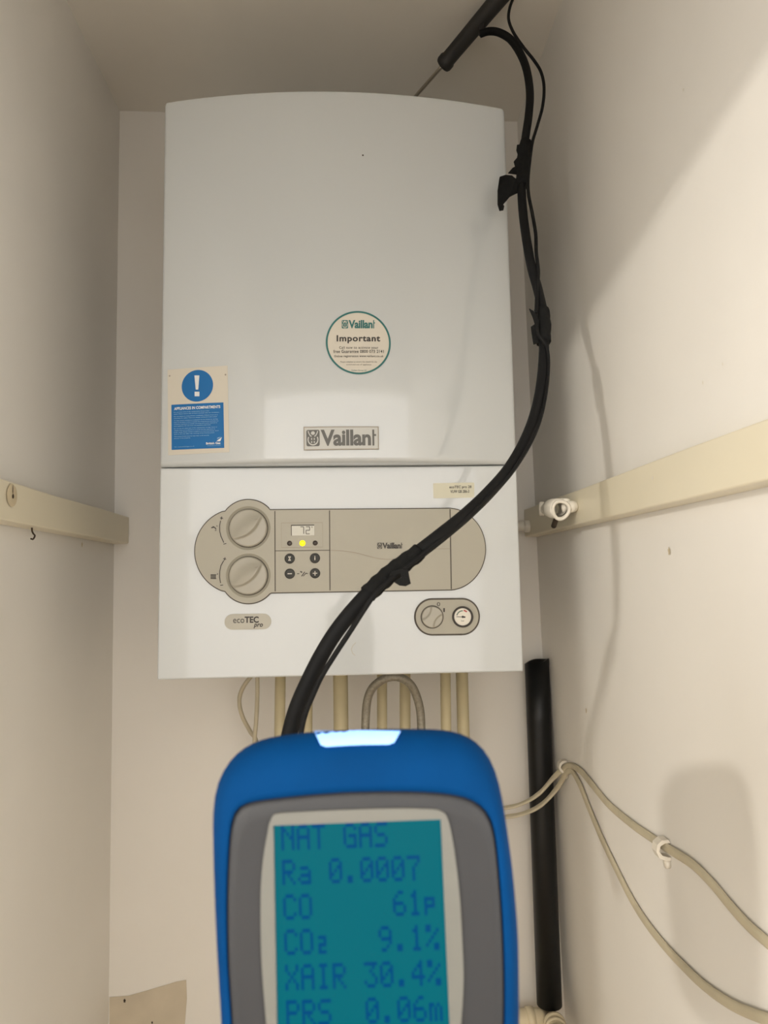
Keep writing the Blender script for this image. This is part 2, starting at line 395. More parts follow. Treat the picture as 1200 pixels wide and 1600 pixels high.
# little screw hook hanging under the left batten
h = onX(50, 828, -.368)
mb = MB(); tube(mb, [h + np.array([0, 0, .010]), h, h + np.array([.001, .001, -.004]), h + np.array([.0035, .0, -.007]), h + np.array([.002, -.001, -.011]), h + np.array([-.001, 0, -.0105])], .0010, M['hole'], 10)
tag(mb.build('cup_hook'), 'tiny dark rusty screw hook hanging under the left shelf batten', 'hook')

# ================================================================== BOILER
BO = empty('combi_boiler', (0, .17, ZB), 'white wall-hung gas combi boiler with curved front cover and beige control panel', 'boiler')
HB = ZB + .7274
mb = MB(); box(mb, (-.214, .012, ZB + .004), (.214, YB - .001, ZB + .708), M['case']); mb.build('case', BO, bevel=.003)
# upper cover: bowed, rounded edges, lip at the bottom
ZL = ZB + .2547
def upper_cover():
    mb = MB(); nx, nz = 64, 40; V = []
    def prof_x(i):
        return -HW + 2 * HW * i / nx
    # surface grid with rounded rim: parameter s along z incl. rolled top and bottom edge
    zs = []; r = .006
    for k in range(7): a = k / 6 * PI / 2; zs.append((ZL + r * .9 * (1 - math.sin(a)), .014 * (1 - math.cos(a)) if False else r * (1 - math.cos(a))))
    bot = [(ZL, .020)] + [(ZL + .0005 + r * (1 - math.cos(a)), r * (1 - math.sin(a))) for a in np.linspace(0, PI / 2, 7)]
    top = [(HB - .003 * (1 - math.cos(a)) if True else 0, .003 * (1 - math.sin(a))) for a in np.linspace(PI / 2, 0, 6)] + [(HB, .03)]
    rows = bot + [(ZL + .01 + (HB - .004 - ZL - .012) * k / nz, 0) for k in range(nz + 1)] + top
    cols = []
    rx = .004
    for a in np.linspace(0, PI / 2, 5): cols.append((-HW + rx * (1 - math.cos(a)) , rx * (1 - math.sin(a))))
    for i in range(1, nx): cols.append((-HW + rx + (2 * HW - 2 * rx) * i / nx, 0))
    for a in np.linspace(PI / 2, 0, 5): cols.append((HW - rx * (1 - math.cos(a)), rx * (1 - math.sin(a))))
    cols = [(-HW, .05)] + cols + [(HW, .05)]
    rc = .008
    for (z, dz) in rows:
        for (x, dx) in cols:
            zz = z
            if z > HB - rc and abs(x) > HW - rc:                        # soft top corners
                ex = abs(x) - (HW - rc); zz = min(z, HB - rc + math.sqrt(max(0, rc * rc - ex * ex)))
            y = bow(x) + dz + dx
            V.append((x, min(y, .06), zz))
    nc = len(cols)
    F = [(j * nc + i, j * nc + i + 1, (j + 1) * nc + i + 1, (j + 1) * nc + i) for j in range(len(rows) - 1) for i in range(nc - 1)]
    F.append(tuple(range((len(rows) - 1) * nc, len(rows) * nc)))
    F.append(tuple(range(nc))[::-1])
    mb.add(V, F, M['boiler']); return mb.build('upper_cover', BO)
upper_cover()
mb = MB()
box(mb, (-HW, 0, ZB), (HW, .05, ZL - .0005), M['boiler']); mb.build('lower_cover', BO, bevel=.002)
mb = MB(); c = front(567, 243, True); disc(mb, c[0], c[1], 0, .0011, .0006, True, M['hole'], 12, 1); mb.build('paint_chip', BO)
# blemish, faint curved scuff
mb = MB(); pts = [front(x, y) for x, y in ((556, 1004), (551, 1009), (549, 1015), (551, 1021), (555, 1024))]; ribbon(mb, pts, .0009, -.0006, M['ecobadge']); mb.build('scuff', BO)

# ---------- logo emblem (square with the ears-and-egg figure)
def emblem(mb, q, off, bowed, md, ml):
    n = 8
    L = rrect(0, 0, 1, 1, .12); V, F = fill([L]); put2d(mb, V, F, surf_map(q, off, bowed), md)
    # light ring open at the top
    pts = []
    for a in np.linspace(150, 390, 26): pts.append((.5 + .37 * math.cos(math.radians(a)), .40 + .32 * math.sin(math.radians(a))))
    def rib(pts, wd):
        P = [np.array(p) for p in pts]; V = []
        for i in range(len(P)):
            t = P[min(i + 1, len(P) - 1)] - P[max(i - 1, 0)]; t /= np.linalg.norm(t); nn = np.array([-t[1], t[0]]) * wd / 2; V += [tuple(P[i] + nn), tuple(P[i] - nn)]
        put2d(mb, V, [(2 * i, 2 * i + 1, 2 * i + 3, 2 * i + 2) for i in range(len(P) - 1)], surf_map(q, off + .0003, bowed), ml)
    rib(pts, .08)
    rib([(.14, .93), (.20, .78), (.30, .64), (.40, .60)], .07); rib([(.86, .93), (.80, .78), (.70, .64), (.60, .60)], .07)
    L = [(.5 + .15 * math.cos(a), .80 + .11 * math.sin(a)) for a in np.linspace(0, 2 * PI, 18, endpoint=False)]; V, F = fill([L]); put2d(mb, V, F, surf_map(q, off + .0003, bowed), ml)
    for sx in (.40, .60):
        rib([(sx, .50), (sx, .38)], .07); rib([(sx, .30), (sx, .20)], .09)
def wordmark(mb, q, off, bowed, md, ml, bold=.035):
    """square emblem + the name; q spans the whole mark"""
    emblem(mb, sub(q, 0, 0, .19, 1), off, bowed, md, ml)
    V, F = text2d('Vaillan', bold=bold, space=.97); put2d(mb, [(u * .72 + .205, v) for u, v in V], F, surf_map(q, off, bowed), md)
    # the last letter: a t with its bar on the right only
    for L in (rrect(.945, 0, .972, 1.0, .012), rrect(.965, .60, 1.0, .72, .01)):
        V, F = fill([L]); put2d(mb, V, F, surf_map(q, off, bowed), md)
# brand badge
BQ = pxquad([(474.5, 667.5), (591.5, 667), (592, 702.5), (475, 704)], True)
mb = MB()
sheet(mb, BQ, .0022, True, M['badge'], 12); ring = []
def rimstrip(mb, q, off0, off1, bowed, m, n=12):
    P = [(i / n, 0) for i in range(n)] + [(1, i / n) for i in range(n)] + [(1 - i / n, 1) for i in range(n)] + [(0, 1 - i / n) for i in range(n)]
    A = [surf_map(q, off0, bowed)(u, v) for u, v in P]; B = [surf_map(q, off1, bowed)(u, v) for u, v in P]; k = len(P)
    mb.add(A + B, [(i, (i + 1) % k, k + (i + 1) % k, k + i) for i in range(k)], m, False)
rimstrip(mb, BQ, 0, .0022, True, M['badge'])
wordmark(mb, sub(BQ, .035, .16, .965, .86), .0026, True, M['badgeink'], M['badge'])
for (u0, v0, u1, v1) in ((0, 0, 1, .035), (0, .965, 1, 1), (0, 0, .012, 1), (.988, 0, 1, 1)): sheet(mb, sub(BQ, u0, v0, u1, v1), .0024, True, M['faint'], 8)
tag(mb.build('brand_badge', BO), 'silver rectangular Vaillant badge with dark letters')
# round sticker
c = front(560, 535.5, True); RS = abs(front(611, 535.5, True)[0] - front(509.5, 535.5, True)[0]) / 2
mb = MB(); disc(mb, c[0], c[1], 0, RS - .001, .0004, True, M['paper'], 64, 8); disc(mb, c[0], c[1], RS - .0022, RS, .0007, True, M['teal'], 72, 1)
def pr(x0, yt, x1, yb, bowed=True):
    return pxquad([(x0, yt), (x1, yt - (x1 - x0) * 0.0), (x1, yb), (x0, yb)], bowed)
wordmark(mb, pr(534, 500.5, 586, 513.5), .0008, True, M['teal'], M['paper'])
put_text(mb, 'Important', pr(526, 524, 594, 537), .0008, True, M['ink'], bold=.03, space=1.12)
put_text(mb, 'Call now to activate your', pr(530, 541.5, 591, 546.5), .0008, True, M['ink'], bold=.005, space=1.15)
put_text(mb, 'free Guarantee 0800 073 2141', pr(521, 547, 599.5, 552), .0008, True, M['ink'], bold=.012, space=1.15)
put_text(mb, 'Online registration www.vaillant.co.uk', pr(522, 555, 599, 559.5), .0008, True, M['ink'], bold=.008, space=1.1)
put_text(mb, 'Please complete to ensure that details for the', pr(532, 564.5, 589, 567.5), .0008, True, M['ink'], space=1.1)
put_text(mb, 'continued use of appliance', pr(541, 568.8, 580, 571.6), .0008, True, M['ink'], space=1.1)
put_text(mb, 'Vaillant Group UK', pr(549, 577.8, 573, 580.6), .0008, True, M['teal'], space=1.1)
tag(mb.build('round_sticker', BO), 'round cream sticker with a teal ring and Important in bold')
# blue warning notice
WQ = pxquad([(262, 578), (355.5, 571.5), (358.5, 706.5), (263, 711.5)], True); mb = MB()
sheet(mb, WQ, .0005, True, M['paper'], 14); rimstrip(mb, WQ, 0, .0005, True, M['paper'])
cc = front(308.5, 603, True); disc(mb, cc[0], cc[1], 0, abs(front(333, 603, True)[0] - front(284, 603, True)[0]) / 2, .0008, True, M['blue'], 48, 5)
EX = pxquad([(304, 587), (311.8, 587), (311.8, 619.5), (304, 619.5)], True)
V, F = fill([[(0, 1), (1, 1), (.78, .32), (.28, .32)]]); put2d(mb, V, F, surf_map(EX, .0011, True), M['white'])
V, F = fill([[(.05, .22), (1, .22), (1, 0), (.05, 0)]]); put2d(mb, V, F, surf_map(EX, .0011, True), M['white'])
PQ = pxquad([(268, 632.8), (349.3, 629), (350.6, 700), (268.4, 703.2)], True); sheet(mb, PQ, .0008, True, M['blue'], 12)
put_text(mb, 'APPLIANCES IN COMPARTMENTS', sub(PQ, .055, .875, .94, .94), .0011, True, M['white'], bold=.03)
lines = ['Do not store items in the compartment. Keep it clear', 'space. Please ensure that all items are kept clear for ventilation.', None,
         'Do not obstruct compartment ventilation. If fitted, fresh air is', 'necessary for safety. There is a danger of fumes if obstructed.', None,
         'To help ensure ventilation is adequate do not block, by storing,', 'items or furniture inside or outside the compartment and keep any', 'necessary clearances to enable servicing and routine removal of', 'your appliance. Do not cover any appliance with items.', None,
         'Do not use any other part of the cupboard for storage. Items or', 'clothes must not be placed on or touch the flue, pipework or', 'boiler casing. Please contact us before you have any further work', 'done as this may affect safe working of the heating system.', None,
         'This compartment must be kept clear at all times by', 'persons in the property.']
import random; random.seed(3)
v = .835
for L in lines:
    if L is None: v -= .013; continue
    wdt = .80 * len(L) / 64; put_text(mb, L, sub(PQ, .05, v - .022, .05 + min(.87, wdt * 1.05), v), .0011, True, M['lightblue'], bold=.01); v -= .0405
put_text(mb, 'Tel. www.britishgas.co.uk', sub(PQ, .05, .045, .44, .068), .0011, True, M['lightblue'])
put_text(mb, 'British Gas', sub(PQ, .66, .085, .93, .135), .0011, True, M['white'], bold=.03)
put_text(mb, 'Looking after your world', sub(PQ, .68, .045, .93, .068), .0011, True, M['lightblue'])
V, F = fill([[(.86, .16), (.96, .235), (.93, .15), (.90, .145)]]); put2d(mb, V, F, surf_map(PQ, .0011, True), M['white'])
V, F = fill([[(.865, .20), (.90, .215), (.95, .245), (.88, .225)]]); put2d(mb, V, F, surf_map(PQ, .0011, True), M['lightblue'])
for (u, v) in ((.035, .955), (.965, .925)):
    d = sub(WQ, 0, 0, 1, 1)(u, v - .03); disc(mb, d[0], d[1], 0, .0011, .0008, True, M['faint'], 12, 1)
tag(mb.build('warning_notice', BO), 'white notice with a blue exclamation mark and blue text box')
# data label (lower cover, flat)
mb = MB(); LQ = pxquad([(676.5, 755), (741, 754), (741, 777.5), (677.5, 778.7)], False); L = [LQ(u, v) for u, v in rrect(0, 0, 1, 1, .06)]
slab(mb, [[tuple(p) for p in L]], 0, -.0005, M['paper2'])
put_text(mb, 'ecoTEC pro 28', pxquad([(702, 759), (736.5, 758.5), (736.5, 764), (702, 764.5)], False), .0007, False, M['ink'], bold=.02)
put_text(mb, 'VUW GB 286-3', pxquad([(703.5, 765.7), (733, 765.3), (733, 770), (703.5, 770.4)], False), .0007, False, M['ink'], bold=.02)
tag(mb.build('data_label', BO), 'small cream data label above the control panel')
# ecoTEC pro badge
mb = MB(); L = [front(*p) for p in pxarc(411.5, 971, 12.5, 12.3, 90, -90, 14) + pxarc(363.5, 971.8, 12.5, 12.3, -90, -270, 14)]
slab(mb, [L], 0, -.0010, M['ecobadge'])
put_text(mb, 'eco', pxquad([(364.5, 966.8), (382, 966.6), (382, 973.3), (364.5, 973.5)], False), .0012, False, M['ink'], bold=.0)
put_text(mb, 'TEC', pxquad([(382.5, 963.2), (404.5, 963), (404.5, 973.1), (382.5, 973.3)], False), .0012, False, M['ink'], bold=.035)
put_text(mb, 'pro', pxquad([(396.5, 974.3), (411, 974.1), (411, 981.6), (396.5, 981.8)], False), .0012, False, M['ink'], bold=.025, shear=.25)
tag(mb.build('model_badge', BO), 'pale oval badge reading ecoTEC pro')

# ---------- control panel
YP = -.0035
lob1, lob2 = (388.5, 825.5), (388.5, 899.5)
def ang(c, p): return math.degrees(math.atan2(p[1] - c[1], p[0] - c[0]))
out = [(704, 795.2)]
out += [(422, 797.4)]
a0 = ang(lob1, (421, 797)); a1 = ang(lob1, (354, 800.5)); out += pxarc(*lob1, 44, 44, a0, a1, 24)[1:]
bc = (372, 861.5); b0 = ang(bc, (352, 800)); b1 = ang(bc, (350.5, 924.5)) - 360 if ang(bc, (350.5, 924.5)) > 0 else ang(bc, (350.5, 924.5))
out += pxarc(*bc, 66.3, 65.5, b0, b1, 40)[1:-1]
c0 = ang(lob2, (352, 924)); c1 = ang(lob2, (420.5, 927)); out += pxarc(*lob2, 43, 43, c0, c1, 24)
out += [(424, 925.8), (704, 921)] + pxarc(700, 858.2, 57.3, 63, 90, -90, 36)[1:-1]
OUT = [front(*p) for p in out]
K1 = front(*lob1); K2 = front(*lob2); rk = .0227
def circ(c, r, n=48): return [(c[0] + r * math.cos(2 * PI * k / n), c[1] + r * math.sin(2 * PI * k / n)) for k in range(n)]
mb = MB(); slab(mb, [OUT, circ(K1, rk * 1.18), circ(K2, rk * 1.18)], 0, YP, M['fascia'], M['seam'])
for K in (K1, K2): lathe(mb, (K[0], 0, K[1]), (0, -1, 0), [(rk * 1.18, .0035), (rk * 1.02, .0009)], M['fascia'], 64, True, False)
for K in (K1, K2): lathe(mb, (K[0], 0, K[1]), (0, -1, 0), [(rk * 1.05, .0013), (rk * .98, .0013)], M['seam'], 64, False, False)
CP = tag(mb.build('control_panel', BO), 'beige control panel with two round knobs and a small display')
mb = MB(); tube(mb, [(x, -.0022, z) for x, z in OUT] + [(OUT[0][0], -.0022, OUT[0][1])], .00125, M['seam'], 8, 0); mb.build('outline_seam', CP)
mb = MB()
for a, b, wd in (((430, 799), (430.5, 924), .0011), ((515, 798), (515.7, 922.5), .0011), ((702.5, 796), (704.5, 920.5), .0013)):
    mb = MB(); ribbon(mb, [front(*a), front(*b)], wd, YP - .0003, M['seam']); mb.build('panel_joint', CP)
mb = MB(); ribbon(mb, [front(431, 861), front(515, 860)], .0008, YP - .0003, M['seam']); mb.build('panel_joint', CP)
mb = MB(); wave = [(516, 860), (540, 861.5), (558, 864.5), (575, 869), (592, 873), (608, 874), (625, 872), (645, 865), (665, 859.5), (685, 858), (703, 857.5)]
ribbon(mb, [tuple(p) for p in catmull([front(*p) for p in wave], 6)], .0008, YP - .0003, M['faint'])
ribbon(mb, [front(*p) for p in ((440, 817.5), (504, 817), (504.5, 855), (440.5, 855.8))], .0007, YP - .0003, M['faint'], True)
mb.build('moulded_line', CP)
def knob(K, name, r=rk, tilt=33, kind=1, parent=CP, base=YP):
    """round turning knob whose curved finger ridge runs corner to corner"""
    mb = MB(); rings, seg = 40, 96; V = []; F = []; ct, st = math.cos(math.radians(tilt)), math.sin(math.radians(tilt))
    def hgt(x, z):
        rr = math.hypot(x, z); u = x * ct + z * st; v = -x * st + z * ct      # u along the ridge
        if kind == 1:
            edge = -.30 + .42 * u * u * .9 + .10 * u                          # sharp concave edge below
            edge2 = .28 - .30 * u * u
            s = 1 / (1 + math.exp(-max(-12, min(12, (v - edge) * 60)))); s2 = 1 / (1 + math.exp((v - edge2) * 7))
            g = s * s2 * (.55 + .45 * max(0, min(1, (u + .6) / 1.2)))
            return .0012 + g * .0085 + .0008 * (1 - rr * rr)
        e = abs(v); edge = .40 + .45 * u * u
        return .0012 + .0026 / (1 + math.exp((e - edge) * 30))
    for i in range(rings + 1):
        q = i / rings
        for k in range(seg):
            a = 2 * PI * k / seg; x, z = q * math.cos(a), q * math.sin(a)
            h = hgt(x, z) + .0020
            if q > .93: h -= .0016 * ((q - .93) / .07) ** 2
            V.append((K[0] + x * r, base - h, K[1] + z * r))
    V += [(K[0] + r * math.cos(2 * PI * k / seg), -.001, K[1] + r * math.sin(2 * PI * k / seg)) for k in range(seg)]
    for i in range(rings + 1):
        for k in range(seg): F.append((i * seg + k, i * seg + (k + 1) % seg, (i + 1) * seg + (k + 1) % seg, (i + 1) * seg + k))
    mb.add(V, F, M['knob'])
    if kind == 1:
        d = .72 * r; cx, cz = K[0] + d * math.cos(math.radians(tilt + 2)) * .78, K[1] + d * math.sin(math.radians(tilt + 2)) * .92
        ribbon(mb, [(cx - .0034, cz - .0016), (cx - .001, cz + .0006), (cx + .002, cz + .0016)], .0007, base - .0090, M['faint'])
    o = mb.build(name, parent); return o
knob(K1, 'control_knob'); knob(K2, 'control_knob')
# scale marks beside the knobs
mb = MB()
def pribbon(pts, wd=.0011, m='ink'): ribbon(mb, [front(*p) for p in pts], wd, YP - .0004, M[m])
pribbon([(345.5, 814), (344, 822), (344.2, 830), (346, 838), (350.5, 848)], .0010)
pribbon([(350.5, 876), (346, 884), (344.2, 893), (344, 902), (345.5, 911)], .0010)
for x, y in ((347, 810), (352, 873.5)):
    pribbon([(x - 2.3, y - .5), (x + 2.3, y + .5)], .0009); pribbon([(x + .6, y - 2.4), (x - .6, y + 2.4)], .0009)
pribbon([(350, 850.5), (354.5, 849.5)], .0009); pribbon([(345, 914.5), (349.5, 914)], .0009)
for k in range(4): pribbon([(331 + 2.1 * k, 897.5), (331 + 2.1 * k, 904.5)], .0010)
pribbon([(330, 898), (339, 898)], .0007); pribbon([(330, 904), (339, 904)], .0007); pribbon([(341, 896), (340.5, 898)], .0009)
pribbon([(331, 825), (336, 824), (338.5, 827.5)], .0013); pribbon([(334, 822.5), (334.2, 825)], .0011); pribbon([(339.5, 821.5), (340.5, 823)], .0009); pribbon([(336.6, 829.5), (339, 829)], .0008)
mb.build('printed_scale', CP)
# display
mb = MB(); DQ = pxquad([(455.3, 821), (491.2, 820.5), (491.5, 836.8), (455.6, 837.3)], False)
slab(mb, [[tuple(DQ(u, v)) for u, v in ((0, 0), (1, 0), (1, 1), (0, 1))]], YP, YP - .0006, M['lcd'], M['seam'])
ribbon(mb, [tuple(DQ(u, v)) for u, v in ((0, .98), (1, .98))], .0011, YP - .0009, M['seam']); ribbon(mb, [tuple(DQ(u, v)) for u, v in ((0.01, 0), (.01, 1))], .0007, YP - .0009, M['seam'])
def seg7(ch, u0, u1):
    S7 = {'7': 'abc', '2': 'abged'}[ch]; L = {'a': ((0, 1), (1, 1)), 'b': ((1, 1), (1, .5)), 'c': ((1, .5), (1, 0)), 'd': ((0, 0), (1, 0)), 'e': ((0, .5), (0, 0)), 'f': ((0, 1), (0, .5)), 'g': ((0, .5), (1, .5))}
    for s_ in S7:
        pts = [tuple(DQ(u0 + (u1 - u0) * a, .15 + .68 * b)) for a, b in L[s_]]; ribbon(mb, pts, .0009, YP - .0010, M['lcdseg'])
seg7('7', .40, .54); seg7('2', .64, .80); ribbon(mb, [tuple(DQ(.90, .85)), tuple(DQ(.905, .72))], .0008, YP - .0010, M['lcdseg'])
tag(mb.build('display', CP), 'small display reading 72')
for i, (x, y) in enumerate(((452.8, 849.2), (472.8, 849), (492.7, 848.7))):
    mb = MB(); c = front(x, y); m = M['led'] if i == 1 else M['leddark']
    lathe(mb, (c[0], YP, c[1]), (0, -1, 0), [(.0031 if i != 1 else .0036, 0), (.0030 if i != 1 else .0035, .0006), (.0018, .0012), (.0002, .0014)], m, 28)
    o = mb.build('indicator_light', CP)
    if i == 1: tag(o, 'indicator light glowing yellow')
for x, y, s_ in ((453, 873, 'X'), (492.3, 872.3, 'i'), (453.2, 896.5, '-'), (492.5, 895.8, '+')):
    mb = MB(); c = front(x, y); lathe(mb, (c[0], YP, c[1]), (0, -1, 0), [(.0062, 0), (.0061, .0009), (.0054, .0013), (.0002, .0014)], M['btn'], 36)
    yy = YP - .0017
    def rb(pts, wd): ribbon(mb, [(c[0] + a, c[1] + b) for a, b in pts], wd, yy, M['btnsym'])
    if s_ in '-+': rb([(-.0027, 0), (.0027, 0)], .0010)
    if s_ == '+': rb([(0, -.0027), (0, .0027)], .0010)
    if s_ == 'i': rb([(0, -.0024), (0, .0012)], .0010); rb([(0, .0018), (0, .0026)], .0010)
    if s_ == 'X': rb([(-.0016, .0022), (.0016, .0022)], .0008); rb([(-.0016, -.0022), (.0016, -.0022)], .0008); rb([(-.0011, .002), (.0011, -.002)], .0008); rb([(.0011, .002), (-.0011, -.002)], .0008)
    mb.build('push_button', CP)
mb = MB()
pribbon([(464.5, 896.5), (468, 896.5)], .0008); pribbon([(478, 896.2), (481.5, 896.2)], .0008); pribbon([(471.5, 900.5), (476.5, 893.5)], .0010)
pribbon([(469.5, 893), (472.5, 894.5)], .0014); pribbon([(474, 900.5), (479, 895)], .0008); mb.build('printed_symbol', CP)
mb = MB(); wordmark(mb, pxquad([(589.3, 848.4), (628.5, 848), (628.5, 857.3), (589.3, 857.7)], False), .0042, False, M['ink'], M['fascia']); mb.build('printed_logo', CP)
# ---------- small panel: main switch and pressure gauge
out2 = pxarc(721.5, 963.3, 26.5, 27.6, 90, -90, 28) + pxarc(675, 963.8, 26.5, 27.6, -90, -270, 28)
O2 = [front(*p) for p in out2]; mb = MB()
SK = front(674.8, 963.8); GK = front(722.3, 963.6)
slab(mb, [O2], 0, -.0025, M['fascia'], M['seam'])
put_text(mb, '0', pxquad([(682.2, 940.8), (687.3, 940.7), (687.3, 947), (682.2, 947.1)], False), .0028, False, M['ink'])
put_text(mb, '1', pxquad([(692.2, 950.2), (694.6, 950), (694.6, 956), (692.2, 956.2)], False), .0028, False, M['ink'])
SP = tag(mb.build('switch_panel', BO), 'small oval panel with the main switch and pressure gauge')
mb = MB(); tube(mb, [(x, -.0016, z) for x, z in O2] + [(O2[0][0], -.0016, O2[0][1])], .0012, M['seam'], 8, 0)
lathe(mb, (SK[0], 0, SK[1]), (0, -1, 0), [(.0140, .0028), (.0126, .0029)], M['seam'], 56, False, False); mb.build('outline_seam', SP)
knob(SK, 'main_switch', .0128, 55, 2, SP, -.0022)
mb = MB(); g0 = (GK[0], 0, GK[1])
lathe(mb, g0, (0, -1, 0), [(.0128, .002), (.0128, .0046), (.0118, .0050), (.0106, .0046), (.0104, .003)], M['ink'], 56, True, False)
disc(mb, GK[0], GK[1], 0, .0105, .0031, False, M['gauge'], 40, 2)
disc(mb, GK[0], GK[1], .0066, .0080, .0034, False, M['green'], 20, 1, math.radians(88), math.radians(165))
disc(mb, GK[0], GK[1], .0070, .0086, .0034, False, M['red'], 8, 1, math.radians(48), math.radians(80))
disc(mb, GK[0], GK[1], 0, .0014, .0040, False, M['ink'], 16, 1)
ribbon(mb, [(GK[0] - .0078, GK[1] + .0002), (GK[0], GK[1] - .0001)], .0007, -.0038, M['ink']); ribbon(mb, [(GK[0], GK[1] - .0001), (GK[0] + .0032, GK[1] - .0004)], .0018, -.0038, M['ink'])
put_text(mb, 'bar', quad([(GK[0] - .002, GK[1] - .0038), (GK[0] + .002, GK[1] - .0038), (GK[0] + .002, GK[1] - .0056), (GK[0] - .002, GK[1] - .0056)]), .0034, False, M['ink'])
tag(mb.build('pressure_gauge', SP), 'round pressure gauge with a white dial')

# flue turret on top of the boiler
mb = MB(); lathe(mb, (0.02, .20, ZB + .688), (0, 0, 1), [(.062, .0205), (.062, .021), (.055, .022), (.055, .075), (.058, .076), (.058, .10)], M['case'], 48)
tag(mb.build('flue_turret'), 'white round flue turret standing on top of the boiler, behind its front cover', 'flue')

# ================================================================== PIPES UNDER THE BOILER
def vpipe(px, r, y, label, z1=ZB + .003, n=0):
    a = onY(px, 1062, y); b = onY(px + n, 1140, y); d = (b - a) / (b[2] - a[2])
    top = a + d * (z1 - a[2]); bot = a + d * (.0 - a[2]); bot[1] = top[1] = y
    mb = MB(); tube(mb, [top, (top + bot) / 2, bot], r, M['pipe'], 24, 4)
    lathe(mb, top - np.array([0, 0, .02]), (0, 0, 1), [(r + .003, -.012), (r + .0035, 0), (r + .0035, .016)], M['pipe'], 6, False)
    return tag(mb.build('water_pipe'), label, 'pipe', None)
vpipe(438, .0080, .235, 'cream painted vertical pipe, first from the left of those under the boiler', n=-1)
vpipe(481, .0078, .250, 'cream painted vertical pipe passing behind the black hose', n=-1)
vpipe(532, .0112, .235, 'thicker cream painted vertical pipe just left of the looped braided hose', n=1)
vpipe(597, .0078, .260, 'thin cream painted vertical pipe inside the braided hose loop on its left')
vpipe(633, .0085, .260, 'cream painted vertical pipe inside the braided hose loop on its right')
vpipe(696, .0080, .235, 'cream painted vertical pipe just right of the looped braided hose', n=1)
vpipe(722, .0095, .255, 'cream painted vertical pipe, rightmost of those under the boiler', n=2)
# braided filling loop
YL = .19
L = [(575, 1300), (571, 1180), (572, 1110), (580, 1078), (600, 1061), (622, 1058), (642, 1070), (654, 1098), (658, 1130), (657, 1180), (654, 1300)]
mb = MB(); tube(mb, [onY(*p, YL + .01 * math.sin(i)) for i, p in enumerate(L)], .0062, M['braid'], 16, 10)
for p in (L[0], L[-1]): c = onY(*p, YL + (0 if p is L[0] else .01 * math.sin(10))); lathe(mb, c - np.array([0, 0, .02]), (0, 0, 1), [(.009, 0), (.009, .03)], M['steel'], 6, False)
tag(mb.build('filling_loop'), 'grey braided flexible hose looping up under the boiler', 'hose')
# thin cables hanging on the left under the boiler
for pts, lab in (([(400, 1050), (388, 1062), (377, 1080), (374, 1098), (379, 1120), (391, 1143), (402, 1165), (410, 1250), (412, 1400)], 'thin cream cable bowing out to the left under the boiler'),
                 ([(402, 1050), (402, 1090), (400, 1130), (398, 1165), (404, 1250), (406, 1400)], 'thin straight cream cable hanging beside the bowed cable, under the boiler')):
    mb = MB(); tube(mb, [onY(*p, .27 if len(pts) == 9 else .25) for p in pts], .0033, M['cable'], 12, 8)
    tag(mb.build('flex_cable'), lab, 'cable')

# ================================================================== BLACK PIPE, WASTE PIPE
pb0 = onY(838.5, 1033, .305); pb1 = onY(858.5, 1570, .305); rb_ = .0196
mb = MB(); d = pb1 - pb0; d /= np.linalg.norm(d); seg = 40
U = np.array([1., 0, 0]); U -= d * (U @ d); U /= np.linalg.norm(U); W = np.cross(d, U); V = []; F = []
Ln = np.linalg.norm(pb1 - pb0)
for (r, h, s_) in ((rb_ - .003, .05, 0), (rb_ - .003, .001, 1), (rb_, 0, 1), (rb_, .1, 0), (rb_, Ln * .5, 0), (rb_, Ln - .001, 0), (rb_ - .004, Ln, 0)):
    for k in range(seg):
        a = 2 * PI * k / seg; V.append(pb0 + d * (h - (.004 * math.cos(a) + .001 * math.sin(3 * a)) * s_) + (U * math.cos(a) + W * math.sin(a)) * r)
for i in range(6):
    for k in range(seg): F.append((i * seg + k, i * seg + (k + 1) % seg, (i + 1) * seg + (k + 1) % seg, (i + 1) * seg + k))
F.append(tuple(6 * seg + k for k in range(seg))); F.append(tuple(range(seg))[::-1])
mb.add(V, F, M['black']); tag(fixn(mb.build('insulated_pipe')), 'black open-topped vertical pipe standing in the back right corner', 'pipe')
# horizontal white waste pipe with elbow below it
q0 = onY(812, 1594, .300); q1 = onY(850, 1594, .300)
mb = MB(); tube(mb, [(-.10, .300, q0[2]), tuple(q0), tuple(q1)], .0160, M['upvc'], 28, 4)
lathe(mb, tuple(q0 + np.array([.010, 0, 0])), (1, 0, 0), [(.0160, 0), (.0182, .001), (.0182, .012), (.0160, .013)], M['upvc'], 32)
WP = tag(mb.build('waste_pipe'), 'cream plastic waste pipe running along the back wall below the black pipe', 'pipe')
q2 = onY(867, 1601, .262); q3 = onY(872, 1620, .225)
mb = MB(); tube(mb, [tuple(q1 + np.array([-.004, 0, 0])), tuple(q1 + np.array([.010, -.006, -.001])), tuple(q2), tuple(q3), tuple(q3 + (q3 - q2) * .8)], .0140, M['upvc'], 28, 8)
dq = (q3 - q2) / np.linalg.norm(q3 - q2)
for c in (q2, q2 + dq * .016, q3): lathe(mb, tuple(c), tuple(dq), [(.0140, -.004), (.0168, -.003), (.0168, .003), (.0140, .004)], M['upvc'], 32)
mb.build('elbow', WP)

